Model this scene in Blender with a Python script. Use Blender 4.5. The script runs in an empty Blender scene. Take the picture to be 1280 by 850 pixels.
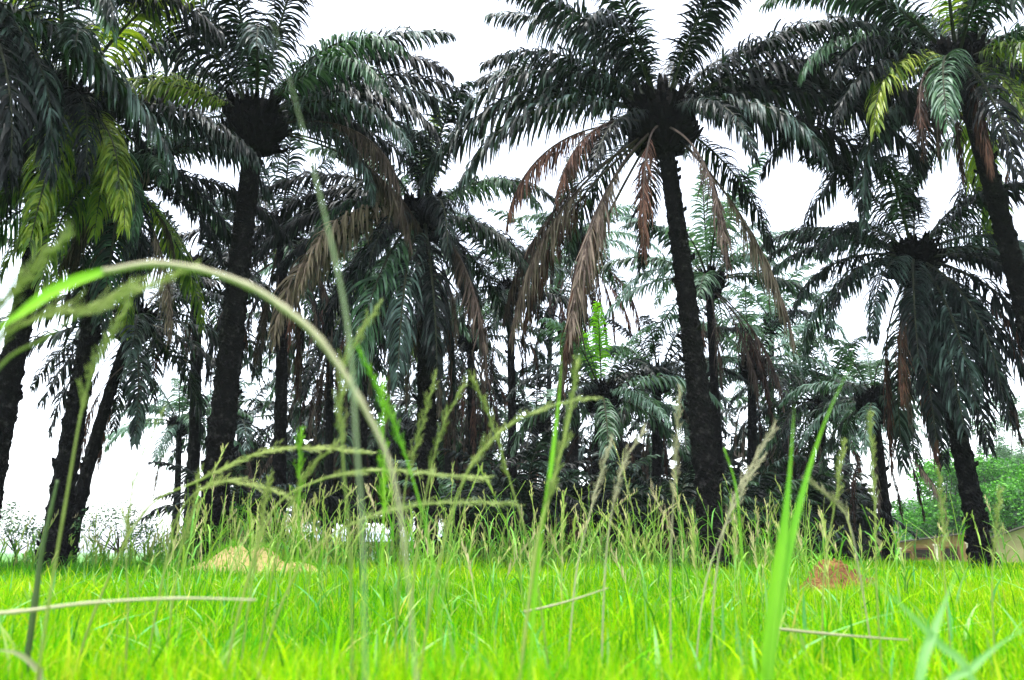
import bpy, math, random
import numpy as np
from mathutils import Vector, Matrix

random.seed(7)
rng = np.random.default_rng(11)
R = math.radians
sc = bpy.context.scene
COL = sc.collection

# ------------------------------------------------------------------ camera
F = 1000.0            # focal length in pixels of the 1280 px wide photograph
PITCH = R(14.8)
CAMZ = 0.39
HAZE = 0.0004
cam_d = bpy.data.cameras.new("camera")
cam = bpy.data.objects.new("camera", cam_d)
COL.objects.link(cam)
cam.location = (0, 0, CAMZ)
cam.rotation_euler = (R(90) + PITCH, 0, 0)
cam_d.sensor_width = 36
cam_d.lens = 36 * F / 1280
cam_d.clip_start = 0.02
cam_d.clip_end = 3000
cam_d.dof.use_dof = True
cam_d.dof.focus_distance = 13.0
cam_d.dof.aperture_fstop = 2.8
sc.camera = cam
sc.render.resolution_x = 1024
sc.render.resolution_y = 680


def at(px, py, Y):
    """world point seen at photograph pixel (px, py) at depth Y along the ground"""
    u = (425.0 - py) / F
    dy = math.cos(PITCH) - u * math.sin(PITCH)
    dz = math.sin(PITCH) + u * math.cos(PITCH)
    k = Y / dy
    return Vector(((px - 640) / F * k, Y, CAMZ + dz * k))


def gz(x, y):
    """ground height"""
    t = min(max((y - 21.0) / 30.0, 0), 1)
    h = -2.0 * t * t * (3 - 2 * t)
    h += 0.035 * math.sin(x * 0.9 + 1.0) * math.cos(y * 0.7) + 0.02 * math.sin(x * 2.3 + y * 1.7)
    return h


def gz_np(x, y):
    t = np.clip((y - 21.0) / 30.0, 0, 1)
    h = -2.0 * t * t * (3 - 2 * t)
    return h + 0.035 * np.sin(x * 0.9 + 1.0) * np.cos(y * 0.7) + 0.02 * np.sin(x * 2.3 + y * 1.7)


# ------------------------------------------------------------------ materials
def new_mat(name):
    m = bpy.data.materials.new(name)
    m.use_nodes = True
    nt = m.node_tree
    nt.nodes.clear()
    out = nt.nodes.new('ShaderNodeOutputMaterial')
    return m, nt, out


def ramp(nt, cols, interp='LINEAR'):
    r = nt.nodes.new('ShaderNodeValToRGB')
    r.color_ramp.interpolation = interp
    els = r.color_ramp.elements
    while len(els) > 1:
        els.remove(els[-1])
    els[0].position = cols[0][0]
    els[0].color = (*cols[0][1], 1)
    for p, c in cols[1:]:
        e = els.new(p)
        e.color = (*c, 1)
    return r


def leaf_mat(name, cols, trans=0.25, tcol=(1.0, 1.2, 0.5), rough=0.45, spec=0.5, attr=False, scale=3.0):
    m, nt, out = new_mat(name)
    N, L = nt.nodes, nt.links
    bs = N.new('ShaderNodeBsdfPrincipled')
    bs.inputs['Roughness'].default_value = rough
    bs.inputs['Specular IOR Level'].default_value = spec
    if attr:
        at_ = N.new('ShaderNodeAttribute')
        at_.attribute_name = 'tint'
        fac = at_.outputs['Fac']
    else:
        tc = N.new('ShaderNodeTexCoord')
        oi = N.new('ShaderNodeObjectInfo')
        ge = N.new('ShaderNodeNewGeometry')
        no = N.new('ShaderNodeTexNoise')
        no.inputs['Scale'].default_value = scale
        no.inputs['Detail'].default_value = 3
        L.new(tc.outputs['Object'], no.inputs['Vector'])
        ma = N.new('ShaderNodeMath')
        ma.operation = 'MULTIPLY_ADD'
        ma.inputs[1].default_value = 0.5
        ad = N.new('ShaderNodeMath')
        ad.operation = 'SUBTRACT'
        L.new(oi.outputs['Random'], ma.inputs[0])
        L.new(no.outputs['Fac'], ma.inputs[2])
        L.new(ma.outputs[0], ad.inputs[0])
        ad.inputs[1].default_value = 0.25
        m2 = N.new('ShaderNodeMath')
        m2.operation = 'MULTIPLY_ADD'
        m2.inputs[1].default_value = 0.44
        L.new(ge.outputs['Random Per Island'], m2.inputs[0])
        L.new(ad.outputs[0], m2.inputs[2])
        m3 = N.new('ShaderNodeMath')
        m3.operation = 'SUBTRACT'
        m3.inputs[1].default_value = 0.22
        L.new(m2.outputs[0], m3.inputs[0])
        fac = m3.outputs[0]
    r = ramp(nt, cols)
    L.new(fac, r.inputs[0])
    L.new(r.outputs[0], bs.inputs['Base Color'])
    if trans > 0:
        tr = N.new('ShaderNodeBsdfTranslucent')
        mx = N.new('ShaderNodeMixRGB')
        mx.blend_type = 'MULTIPLY'
        mx.inputs[0].default_value = 1
        mx.inputs[2].default_value = (*tcol, 1)
        L.new(r.outputs[0], mx.inputs[1])
        L.new(mx.outputs[0], tr.inputs['Color'])
        ms = N.new('ShaderNodeMixShader')
        ms.inputs[0].default_value = trans
        L.new(bs.outputs[0], ms.inputs[1])
        L.new(tr.outputs[0], ms.inputs[2])
        L.new(ms.outputs[0], out.inputs[0])
    else:
        L.new(bs.outputs[0], out.inputs[0])
    return m


def rough_mat(name, cols, scale=4.0, bump=0.3, rough=0.9, detail=8, spec=0.2, bscale=None):
    m, nt, out = new_mat(name)
    N, L = nt.nodes, nt.links
    bs = N.new('ShaderNodeBsdfPrincipled')
    bs.inputs['Roughness'].default_value = rough
    bs.inputs['Specular IOR Level'].default_value = spec
    tc = N.new('ShaderNodeTexCoord')
    no = N.new('ShaderNodeTexNoise')
    no.inputs['Scale'].default_value = scale
    no.inputs['Detail'].default_value = detail
    no.inputs['Roughness'].default_value = 0.65
    L.new(tc.outputs['Object'], no.inputs['Vector'])
    r = ramp(nt, cols)
    L.new(no.outputs['Fac'], r.inputs[0])
    L.new(r.outputs[0], bs.inputs['Base Color'])
    if bump:
        n2 = N.new('ShaderNodeTexNoise')
        n2.inputs['Scale'].default_value = bscale or scale * 4
        n2.inputs['Detail'].default_value = 6
        L.new(tc.outputs['Object'], n2.inputs['Vector'])
        b = N.new('ShaderNodeBump')
        b.inputs['Strength'].default_value = bump
        b.inputs['Distance'].default_value = 0.05
        L.new(n2.outputs['Fac'], b.inputs['Height'])
        L.new(b.outputs[0], bs.inputs['Normal'])
    L.new(bs.outputs[0], out.inputs[0])
    return m


M = {}
M['dark'] = leaf_mat('palm_leaf_dark', [(0.2, (0.001, 0.003, 0.002)), (0.5, (0.005, 0.010, 0.008)), (0.68, (0.018, 0.034, 0.027)), (0.84, (0.080, 0.120, 0.110))], trans=0.10, rough=0.45, spec=0.16)  # palest ramp stop paints teal sky sheen onto random leaflets
M['mid'] = leaf_mat('palm_leaf_mid', [(0.2, (0.004, 0.010, 0.006)), (0.5, (0.018, 0.045, 0.026)), (0.7, (0.042, 0.110, 0.042)), (0.85, (0.14, 0.21, 0.16))], trans=0.2, rough=0.5, spec=0.25)  # last stop is highlight colour painted on scattered leaflets
M['pale'] = leaf_mat('palm_leaf_haze_pale', [(0.2, (0.035, 0.070, 0.056)), (0.5, (0.075, 0.145, 0.110)), (0.8, (0.16, 0.26, 0.20))], trans=0.25, rough=0.5, spec=0.25)  # distance haze mixed into the leaf colour; nearer pale fronds share it
M['green'] = leaf_mat('palm_leaf_yellow_green', [(0.25, (0.010, 0.030, 0.003)), (0.5, (0.09, 0.17, 0.006)), (0.75, (0.28, 0.33, 0.03))], trans=0.35, rough=0.45)
M['lime'] = leaf_mat('palm_leaf_lime', [(0.2, (0.12, 0.40, 0.005)), (0.8, (0.25, 0.50, 0.01))], trans=0.45, rough=0.5)
M['dead'] = leaf_mat('palm_leaf_dead', [(0.2, (0.030, 0.020, 0.016)), (0.5, (0.060, 0.040, 0.033)), (0.8, (0.17, 0.125, 0.10))], trans=0.15, tcol=(1.1, 0.9, 0.8), rough=0.8, spec=0.2)
M['red'] = leaf_mat('palm_leaf_dead_red', [(0.2, (0.006, 0.003, 0.002)), (0.5, (0.035, 0.014, 0.009)), (0.8, (0.12, 0.055, 0.038))], trans=0.1, tcol=(1.1, 0.8, 0.7), rough=0.8, spec=0.2)
M['tan'] = leaf_mat('palm_leaf_dry_tan', [(0.2, (0.05, 0.035, 0.028)), (0.8, (0.26, 0.19, 0.145))], trans=0.2, tcol=(1.1, 1, 0.8), rough=0.8, spec=0.2)
M['rachis'] = rough_mat('palm_rachis', [(0.3, (0.015, 0.016, 0.010)), (0.7, (0.05, 0.055, 0.03))], scale=6, bump=0, rough=0.6)
M['rachis_dead'] = rough_mat('palm_rachis_dead', [(0.3, (0.02, 0.013, 0.010)), (0.7, (0.08, 0.055, 0.045))], scale=6, bump=0, rough=0.8)
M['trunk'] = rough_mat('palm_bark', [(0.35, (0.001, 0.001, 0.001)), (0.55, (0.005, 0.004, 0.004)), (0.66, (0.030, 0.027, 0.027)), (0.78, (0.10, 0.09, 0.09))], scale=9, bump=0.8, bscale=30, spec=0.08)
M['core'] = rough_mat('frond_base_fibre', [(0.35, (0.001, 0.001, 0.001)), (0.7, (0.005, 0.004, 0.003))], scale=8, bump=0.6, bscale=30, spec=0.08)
M['soil'] = rough_mat('grassy_soil', [(0.3, (0.035, 0.10, 0.008)), (0.55, (0.07, 0.22, 0.008)), (0.8, (0.12, 0.20, 0.03))], scale=0.9, bump=0.4, bscale=12)
M['mound_tan'] = rough_mat('earth_tan', [(0.3, (0.22, 0.20, 0.05)), (0.5, (0.40, 0.30, 0.13)), (0.62, (0.34, 0.27, 0.10)), (0.7, (0.18, 0.30, 0.02))], scale=5, bump=0.6, bscale=25)
M['mound_red'] = rough_mat('earth_red', [(0.35, (0.07, 0.026, 0.010)), (0.55, (0.14, 0.068, 0.022)), (0.66, (0.17, 0.14, 0.02)), (0.74, (0.12, 0.24, 0.01))], scale=6, bump=0.7, bscale=25)
M['grass'] = leaf_mat('lawn_grass', [(0.0, (0.012, 0.13, 0.012)), (0.3, (0.06, 0.30, 0.004)), (0.6, (0.17, 0.43, 0.001)), (0.88, (0.33, 0.49, 0.001)), (0.95, (0.46, 0.42, 0.08)), (1.0, (0.13, 0.40, 0.14))], trans=0.35, tcol=(1.15, 1.1, 0.2), rough=0.7, spec=0.05, attr=True)
M['tallgrass'] = leaf_mat('tall_grass', [(0.0, (0.04, 0.14, 0.03)), (0.3, (0.10, 0.30, 0.03)), (0.55, (0.20, 0.34, 0.04)), (0.8, (0.36, 0.37, 0.12)), (1.0, (0.44, 0.35, 0.22))], trans=0.3, tcol=(1.0, 1.1, 0.5), rough=0.6, spec=0.3, attr=True)
M['stalk_tan'] = leaf_mat('stalk_tan', [(0.2, (0.24, 0.23, 0.12)), (0.8, (0.36, 0.34, 0.20))], trans=0.15, rough=0.6, scale=9)
M['stalk_green'] = leaf_mat('stalk_green', [(0.2, (0.11, 0.34, 0.003)), (0.8, (0.24, 0.50, 0.003))], trans=0.35, rough=0.55, scale=9)
M['stalk_olive'] = leaf_mat('stalk_olive', [(0.2, (0.15, 0.22, 0.03)), (0.8, (0.27, 0.33, 0.07))], trans=0.25, rough=0.6, scale=9)
M['stalk_grey'] = leaf_mat('stalk_grey', [(0.2, (0.16, 0.21, 0.11)), (0.8, (0.24, 0.29, 0.17))], trans=0.2, rough=0.6, scale=9)
M['stalk_mint'] = leaf_mat('stalk_mint', [(0.2, (0.14, 0.36, 0.10)), (0.8, (0.26, 0.46, 0.17))], trans=0.3, rough=0.5, scale=9)
M['stalk_dark'] = leaf_mat('stalk_dark', [(0.2, (0.015, 0.04, 0.006)), (0.8, (0.04, 0.08, 0.01))], trans=0.1, rough=0.6, scale=9)
M['broad'] = leaf_mat('broad_leaf', [(0.2, (0.010, 0.06, 0.003)), (0.5, (0.045, 0.20, 0.006)), (0.8, (0.10, 0.34, 0.01))], trans=0.35, rough=0.5, attr=True)
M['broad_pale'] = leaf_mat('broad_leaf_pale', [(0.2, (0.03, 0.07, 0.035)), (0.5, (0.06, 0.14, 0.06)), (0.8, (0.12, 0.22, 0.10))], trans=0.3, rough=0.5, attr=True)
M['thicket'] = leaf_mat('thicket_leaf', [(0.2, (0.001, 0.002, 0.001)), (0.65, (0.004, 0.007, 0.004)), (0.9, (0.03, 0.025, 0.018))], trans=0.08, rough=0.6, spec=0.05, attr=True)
M['bark'] = rough_mat('tree_bark', [(0.3, (0.02, 0.016, 0.012)), (0.7, (0.08, 0.065, 0.05))], scale=6, bump=0.4)
M['hill'] = rough_mat('hill_ground', [(0.3, (0.02, 0.05, 0.02)), (0.7, (0.05, 0.10, 0.045))], scale=0.08, bump=0.8, bscale=0.5)
M['plaster'] = rough_mat('beige_plaster', [(0.3, (0.36, 0.28, 0.15)), (0.7, (0.48, 0.38, 0.21))], scale=1.5, bump=0.15)
M['ochre'] = rough_mat('ochre_plaster', [(0.3, (0.34, 0.20, 0.08)), (0.7, (0.46, 0.30, 0.14))], scale=1.5, bump=0.15)
M['wood'] = rough_mat('brown_wood', [(0.3, (0.12, 0.05, 0.025)), (0.7, (0.24, 0.10, 0.05))], scale=3, bump=0.2)
M['opening'] = rough_mat('dark_opening', [(0.3, (0.02, 0.012, 0.01)), (0.7, (0.05, 0.03, 0.02))], scale=3, bump=0.1)  # dark panel colour standing for the shade inside the openings
M['post'] = rough_mat('cream_paint', [(0.3, (0.50, 0.45, 0.32)), (0.7, (0.62, 0.56, 0.42))], scale=3, bump=0.1)
M['sky_gap_white'] = rough_mat('sky_gap_white', [(0.3, (0.66, 0.68, 0.72)), (0.7, (0.80, 0.82, 0.84))], scale=2, bump=0.15)  # near white wall colour in place of bright sky between the stems
M['blue'] = rough_mat('blue_plastic', [(0.3, (0.08, 0.16, 0.42)), (0.7, (0.12, 0.22, 0.50))], scale=3, bump=0, rough=0.4)


def tin_mat(name, c):
    m = rough_mat(name, [(0.3, tuple(v * 0.7 for v in c)), (0.7, c)], scale=2.5, bump=0, rough=0.5)
    nt = m.node_tree
    bs = next(n for n in nt.nodes if n.type == 'BSDF_PRINCIPLED')
    tc = nt.nodes.new('ShaderNodeTexCoord')
    w = nt.nodes.new('ShaderNodeTexWave')
    w.inputs['Scale'].default_value = 4.0
    nt.links.new(tc.outputs['Object'], w.inputs['Vector'])
    b = nt.nodes.new('ShaderNodeBump')
    b.inputs['Strength'].default_value = 0.6
    nt.links.new(w.outputs['Fac'], b.inputs['Height'])
    nt.links.new(b.outputs[0], bs.inputs['Normal'])
    return m


M['tin'] = tin_mat('tin_roof', (0.22, 0.27, 0.28))
M['tin_rust'] = tin_mat('tin_roof_weathered', (0.13, 0.115, 0.10))


# ------------------------------------------------------------------ object helpers
def link(name, mesh, parent=None, loc=(0, 0, 0), rz=0.0):
    o = bpy.data.objects.new(name, mesh)
    COL.objects.link(o)
    o.location = loc
    o.rotation_euler = (0, 0, rz)
    if parent:
        o.parent = parent
    return o


def tag(o, label=None, cat=None, group=None, kind=None):
    if label:
        o['label'] = label
    if cat:
        o['category'] = cat
    if group:
        o['group'] = group
    if kind:
        o['kind'] = kind
    return o


class MB:
    """collects vertices and faces for one mesh"""

    def __init__(self):
        self.v, self.f, self.mi = [], [], []

    def add(self, vs, fs, mi=0):
        o = len(self.v)
        self.v.extend([tuple(p) for p in vs])
        self.f.extend([tuple(i + o for i in f) for f in fs])
        self.mi.extend([mi] * len(fs))

    def box(self, c, s, rz=0.0, mi=0):
        cx, cy, cz = c
        sx, sy, sz = s[0] / 2, s[1] / 2, s[2] / 2
        ca, sa = math.cos(rz), math.sin(rz)
        vs = []
        for z in (-sz, sz):
            for x, y in ((-sx, -sy), (sx, -sy), (sx, sy), (-sx, sy)):
                vs.append((cx + x * ca - y * sa, cy + x * sa + y * ca, cz + z))
        self.add(vs, [(3, 2, 1, 0), (4, 5, 6, 7), (0, 1, 5, 4), (1, 2, 6, 5), (2, 3, 7, 6), (3, 0, 4, 7)], mi)

    def tube(self, pts, rads, n=6, mi=0, cap=True):
        pts = [Vector(p) for p in pts]
        vs, fs = [], []
        up = Vector((0.13, 0.99, 0.05))
        for i, p in enumerate(pts):
            t = (pts[min(i + 1, len(pts) - 1)] - pts[max(i - 1, 0)])
            t.normalize()
            a = t.cross(up)
            if a.length < 1e-3:
                a = t.cross(Vector((1, 0, 0)))
            a.normalize()
            b = t.cross(a)
            for k in range(n):
                w = 2 * math.pi * k / n
                vs.append(p + (a * math.cos(w) + b * math.sin(w)) * rads[i])
        for i in range(len(pts) - 1):
            for k in range(n):
                k2 = (k + 1) % n
                fs.append((i * n + k, i * n + k2, (i + 1) * n + k2, (i + 1) * n + k))
        if cap:
            fs.append(tuple(range(n - 1, -1, -1)))
            fs.append(tuple((len(pts) - 1) * n + k for k in range(n)))
        self.add(vs, fs, mi)

    def strip(self, pts, wid, wv, mi=0):
        """flat blade along pts; wid half widths; wv width direction(s)"""
        vs = []
        for i, p in enumerate(pts):
            w = wv[i] if isinstance(wv, list) else wv
            vs.append(Vector(p) - w * wid[i])
            vs.append(Vector(p) + w * wid[i])
        fs = [(2 * i, 2 * i + 1, 2 * i + 3, 2 * i + 2) for i in range(len(pts) - 1)]
        self.add(vs, fs, mi)

    def mesh(self, name, mats, smooth=False):
        me = bpy.data.meshes.new(name)
        me.from_pydata(self.v, [], self.f)
        for m in (mats if isinstance(mats, (list, tuple)) else [mats]):
            me.materials.append(m)
        me.polygons.foreach_set('material_index', self.mi)
        if smooth:
            me.polygons.foreach_set('use_smooth', [True] * len(self.f))
        me.update()
        return me


# ------------------------------------------------------------------ palm fronds
FCACHE = {}


def frond_mesh(e0, bend, L, mat, seed=0, dead=False, lod=0):
    key = (round(e0 / 6) * 6, round(bend / 10) * 10, round(L * 2) / 2, mat, seed, dead, lod)
    if key in FCACHE:
        return FCACHE[key]
    e0, bend, L = key[0], key[1], key[2]
    rd = random.Random(hash((key[0], key[1], int(key[2] * 2), seed, lod)) & 0xffff)
    mb = MB()
    N = 20
    pts, tans = [Vector((0, 0, 0))], []
    side_c = rd.uniform(-0.22, 0.22)
    for i in range(N + 1):
        s = i / N
        th = R(max(e0 - bend * s ** 1.25, -86))
        ph = side_c * s * s
        t = Vector((math.cos(th) * math.cos(ph), math.cos(th) * math.sin(ph), math.sin(th)))
        tans.append(t)
        if i < N:
            pts.append(pts[-1] + t * (L / N))
    mb.tube(pts, [L * ((0.0045 if dead else 0.0085) * (1 - i / N) + 0.0015) for i in range(N + 1)], n=4, mi=1)
    nl = {0: 105, 1: 64, 2: 40}[lod]
    ns = {0: 5, 1: 4, 2: 3}[lod]
    wbase = {0: 0.025, 1: 0.036, 2: 0.052}[lod] * (L / 5.0)
    s0 = 0.36 if dead else 0.13
    for sg in (-1, 1):
        for k in range(nl):
            s = s0 + (1 - s0) * (k + rd.random() * 0.9) / nl
            s = min(s, 0.995)
            q = s * N
            i = int(q)
            fr = q - i
            p = pts[i].lerp(pts[min(i + 1, N)], fr)
            T = tans[i].lerp(tans[min(i + 1, N)], fr).normalized()
            S = Vector((-T.y, T.x, 0))
            if S.length < 1e-3:
                S = Vector((0, 1, 0))
            S.normalize()
            Nn = T.cross(S)
            if Nn.z < 0:
                Nn = -Nn
            S = S * sg
            x = (s - s0) / (1 - s0)
            prof = (0.35 + 0.65 * min(1, x / 0.22)) * (1 - 0.62 * max(0, (x - 0.45) / 0.55) ** 1.4)
            ll = 0.180 * L * prof * rd.uniform(0.8, 1.1)
            if dead and rd.random() < 0.4:
                ll *= rd.uniform(0.2, 0.6)
            a = R(20 + 36 * x + rd.uniform(-9, 9))
            phi = R(rd.choice((-22, 4, 30)) + rd.uniform(-12, 12))
            d = S * math.cos(a) * math.cos(phi) + T * math.sin(a) + Nn * math.sin(phi) * math.cos(a)
            if dead:
                d = (d * 0.45 + T * 0.2 + Vector((rd.uniform(-.25, .25), rd.uniform(-.25, .25), -0.8))).normalized()
            g = rd.uniform(0.34, 0.72) if not dead else 0.5
            wv = (T + Vector((rd.uniform(-.3, .3), rd.uniform(-.3, .3), rd.uniform(-.3, .3))))
            w0 = wbase * rd.uniform(0.75, 1.2) * (0.75 + 0.25 * prof) * (0.55 if dead else 1)
            P, W, WV = [p], [w0 * 0.55], []
            c = p.copy()
            for j in range(ns):
                c = c + d * (ll / ns)
                wq = wv - d * wv.dot(d)
                if wq.length < 1e-3:
                    wq = S.copy()
                WV.append(wq.normalized())
                P.append(c.copy())
                tt = (j + 1) / ns
                W.append(w0 * (1.0 if tt < 0.55 else max(0.04, 1 - ((tt - 0.5) / 0.5) ** 1.6)))
                d = (d + Vector((0, 0, -g)) + (Vector((rd.uniform(-.2, .2), rd.uniform(-.2, .2), 0)) if dead else Vector())).normalized()
            WV.append(WV[-1])
            mb.strip(P, W, WV, 0)
    me = mb.mesh('frond', [M[mat], M['rachis_dead' if dead else 'rachis']])
    FCACHE[key] = me
    return me


def palm_trunk_mesh(pts, r0, r1, seed=0, lod=0):
    """stem with spiral old leaf bases; pts from ground to crown"""
    rd = random.Random(seed)
    ln = sum((pts[i + 1] - pts[i]).length for i in range(len(pts) - 1))
    step = 0.045 if lod == 0 else 0.12
    n = max(8, int(ln / step))
    seg = 28 if lod == 0 else 12
    vs, fs = [], []
    rows = 14 / (2 * math.pi)
    turns = ln / 0.17
    hh = [rd.uniform(0.6, 1.4) for _ in range(4096)]
    for i in range(n + 1):
        s = i / n
        q = s * (len(pts) - 1)
        k = min(int(q), len(pts) - 2)
        p = pts[k].lerp(pts[k + 1], q - k)
        t = (pts[k + 1] - pts[k]).normalized()
        a = t.cross(Vector((0, 1, 0))).normalized()
        b = a.cross(t)
        r = r0 + (r1 - r0) * (s ** 0.4)
        if s < 0.08:
            r *= 1 + 0.35 * (1 - s / 0.08)
        for j in range(seg):
            w = 2 * math.pi * j / seg
            row = s * turns
            cell = row + 8 * j / seg
            ci = math.floor(cell)
            fz = cell - ci
            ang = (j / seg * 5 + ci * 0.5) % 1.0
            am = 0.26 * (1 - 0.75 * s)
            key = int(ci * 7 + math.floor(j / seg * 5 + ci * 0.5) * 13) % 4096
            bump = (fz ** 1.6) * (1 - abs(ang - 0.5) * 1.5) * hh[key]
            rr = r * (0.88 + am * bump * 1.5) + rd.uniform(-0.004, 0.004)
            vs.append(p + (a * math.cos(w) + b * math.sin(w)) * rr)
    for i in range(n):
        for j in range(seg):
            j2 = (j + 1) % seg
            fs.append((i * seg + j, i * seg + j2, (i + 1) * seg + j2, (i + 1) * seg + j))
    mb = MB()
    mb.add(vs, fs)
    # ragged old petiole stubs standing off the stem
    ns = int(ln * (8 if lod == 0 else 3))
    for k in range(ns):
        s = rd.random() ** 2.2
        q = s * (len(pts) - 1)
        kk = min(int(q), len(pts) - 2)
        p = pts[kk].lerp(pts[kk + 1], q - kk)
        w = rd.uniform(0, 2 * math.pi)
        r = r0 + (r1 - r0) * (s ** 0.4)
        o = Vector((math.cos(w), math.sin(w), 0))
        tl = rd.uniform(0.03, 0.10)
        mb.tube([p + o * r * 0.85, p + o * (r + tl * 0.5) + Vector((0, 0, tl * 0.5)), p + o * (r + tl * 0.75) + Vector((0, 0, tl * 1.1))],
                [0.05, 0.04, 0.015], n=4)
    return mb.mesh('trunk', M['trunk'])


def core_mesh(r, h, seed=0):
    rd = random.Random(seed)
    mb = MB()
    vs, fs = [], []
    U, V = 34, 22
    for i in range(V + 1):
        a = math.pi * i / V - math.pi / 2
        for j in range(U):
            w = 2 * math.pi * j / U
            rr = r * (1 + rd.uniform(-0.22, 0.26))
            c = math.cos(a)
            prof = max(c, 0.05) ** 0.8 * (0.70 + 0.30 * (i / V) * 1.3)
            vs.append((rr * prof * math.cos(w), rr * prof * math.sin(w), h * 0.5 * math.sin(a)))
    for i in range(V):
        for j in range(U):
            j2 = (j + 1) % U
            fs.append((i * U + j, i * U + j2, (i + 1) * U + j2, (i + 1) * U + j))
    mb.add(vs, fs)
    for k in range(150):                         # cut petiole bases, pointing up and out
        w = rd.uniform(0, 2 * math.pi)
        z = rd.uniform(-0.42, 0.42) * h
        rr = r * math.sqrt(max(0.08, 1 - (2 * z / h) ** 2)) * 0.85
        o = Vector((math.cos(w), math.sin(w), 0))
        l = rd.uniform(0.12, 0.42) * r / 0.5
        e = rd.uniform(0.1, 1.2)
        p = o * rr + Vector((0, 0, z))
        mb.tube([p, p + (o * math.cos(e) + Vector((0, 0, math.sin(e)))) * l * 0.6, p + (o * math.cos(e + .3) + Vector((0, 0, math.sin(e + .3)))) * l],
                [0.06 * r / 0.5, 0.045 * r / 0.5, 0.018 * r / 0.5], n=5)
    return mb.mesh('frond_base_cluster', M['core'])


def frond_obj(root, crown, az, e0, bend, L, mat, seed=0, dead=False, lod=0, off=0.25):
    o = link('dead_frond' if dead else 'frond', frond_mesh(e0, bend, L, mat, seed, dead, lod), root)
    a = R(az)
    o.location = crown + Vector((math.cos(a) * off, math.sin(a) * off, 0.12 * math.sin(R(e0))))
    o.rotation_euler = (0, 0, a)
    k = L / (round(L * 2) / 2)
    o.scale = (k, k, k)
    return o


def palm(label, cx, cy, bx, Y, r=0.24, L=4.5, n=26, mats=('dark',), dead=6, dmats=('dead', 'red'), lod=0,
         core=0.55, emax=82, emin=-25, bend=(60, 95), custom=(), seed=0, group=None, yc=None, az0=None, name='oil_palm', dlen=0.75, skirt=False):
    rd = random.Random(seed * 31 + int(cx) + int(cy) * 7)
    base = at(bx, 690, Y)
    base.z = gz(base.x, Y) - 0.05
    root = link(name, None, None, base)
    tag(root, label, 'palm tree', group)
    crown = at(cx, cy, yc if yc else Y) - base
    # trunk
    c1 = Vector((crown.x * 0.12, crown.y * 0.12, crown.z * 0.40))
    c2 = Vector((crown.x * 0.62, crown.y * 0.62, crown.z * 0.75))
    pts = []
    for i in range(13):
        t = i / 12
        pts.append(c1 * 3 * t * (1 - t) ** 2 + c2 * 3 * t * t * (1 - t) + crown * t ** 3)
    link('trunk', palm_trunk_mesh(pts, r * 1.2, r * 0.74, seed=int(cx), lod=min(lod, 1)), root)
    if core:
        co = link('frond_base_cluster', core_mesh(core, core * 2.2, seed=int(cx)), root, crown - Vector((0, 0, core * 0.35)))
    ga = az0 if az0 is not None else rd.uniform(0, 360)
    for k in range(n):
        x = (k + 0.5) / n
        e0 = emax - (emax - emin) * x ** 0.9 + rd.uniform(-6, 6)
        b = rd.uniform(*bend) * (0.75 if e0 > 60 else 1.0) * (0.7 if e0 < 0 else 1)
        frond_obj(root, crown, ga + k * 137.5 + rd.uniform(-12, 12), e0, b, L * rd.uniform(0.88, 1.08) * (0.85 if e0 > 70 else 1),
                  rd.choice(mats), seed=rd.choice((0, 1)), lod=lod, off=0.35 * (core or 0.4))
    for k in range(dead):
        e0 = rd.uniform(-68, -28)
        frond_obj(root, crown - Vector((0, 0, (core * 0.5 if core else 0.1) + (rd.uniform(0, 0.9) if lod or skirt else 0))), rd.uniform(0, 360), e0, rd.uniform(50, 70), L * rd.uniform(dlen * 0.7, dlen * 1.15),
                  rd.choice(dmats), seed=rd.choice((0, 1)), dead=True, lod=lod, off=0.4 * (core or 0.4))
    for c in custom:                            # (azimuth, e0, bend, length, material, dead)
        az, e0, b, l, mt = c[:5]
        dd = len(c) > 5 and c[5]
        frond_obj(root, crown - (Vector((0, 0, core * 0.4)) if dd else Vector()), az, e0, b, l, mt, seed=rd.choice((0, 1)), dead=dd, lod=lod, off=0.3 * (core or 0.4))
    return root


# ---- the palms of the grove, near to far
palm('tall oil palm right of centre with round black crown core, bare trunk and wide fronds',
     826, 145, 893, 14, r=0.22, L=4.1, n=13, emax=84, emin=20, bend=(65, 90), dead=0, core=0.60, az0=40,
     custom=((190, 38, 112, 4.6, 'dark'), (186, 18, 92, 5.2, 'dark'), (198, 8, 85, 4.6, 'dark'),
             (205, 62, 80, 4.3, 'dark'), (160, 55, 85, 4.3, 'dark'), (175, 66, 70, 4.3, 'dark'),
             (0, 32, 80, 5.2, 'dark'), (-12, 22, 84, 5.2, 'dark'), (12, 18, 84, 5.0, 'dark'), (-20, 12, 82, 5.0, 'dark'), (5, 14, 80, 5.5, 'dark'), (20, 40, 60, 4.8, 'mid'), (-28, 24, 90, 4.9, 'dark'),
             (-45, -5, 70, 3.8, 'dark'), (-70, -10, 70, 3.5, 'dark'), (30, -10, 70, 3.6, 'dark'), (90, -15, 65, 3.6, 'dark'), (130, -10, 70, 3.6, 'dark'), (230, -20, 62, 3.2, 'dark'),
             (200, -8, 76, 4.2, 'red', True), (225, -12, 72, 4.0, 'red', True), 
             (250, -30, 55, 4.4, 'red', True), (168, -36, 50, 4.9, 'red', True), (280, -35, 50, 4.6, 'dead', True), (150, -20, 64, 5.0, 'dead', True), (185, -34, 50, 5.2, 'dead', True), (212, -46, 40, 5.4, 'red', True), (228, -42, 44, 5.6, 'dead', True), (140, -46, 40, 5.4, 'red', True), (150, -54, 32, 5.6, 'dead', True), (-14, -54, 34, 4.8, 'dead', True)), seed=1)
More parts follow.
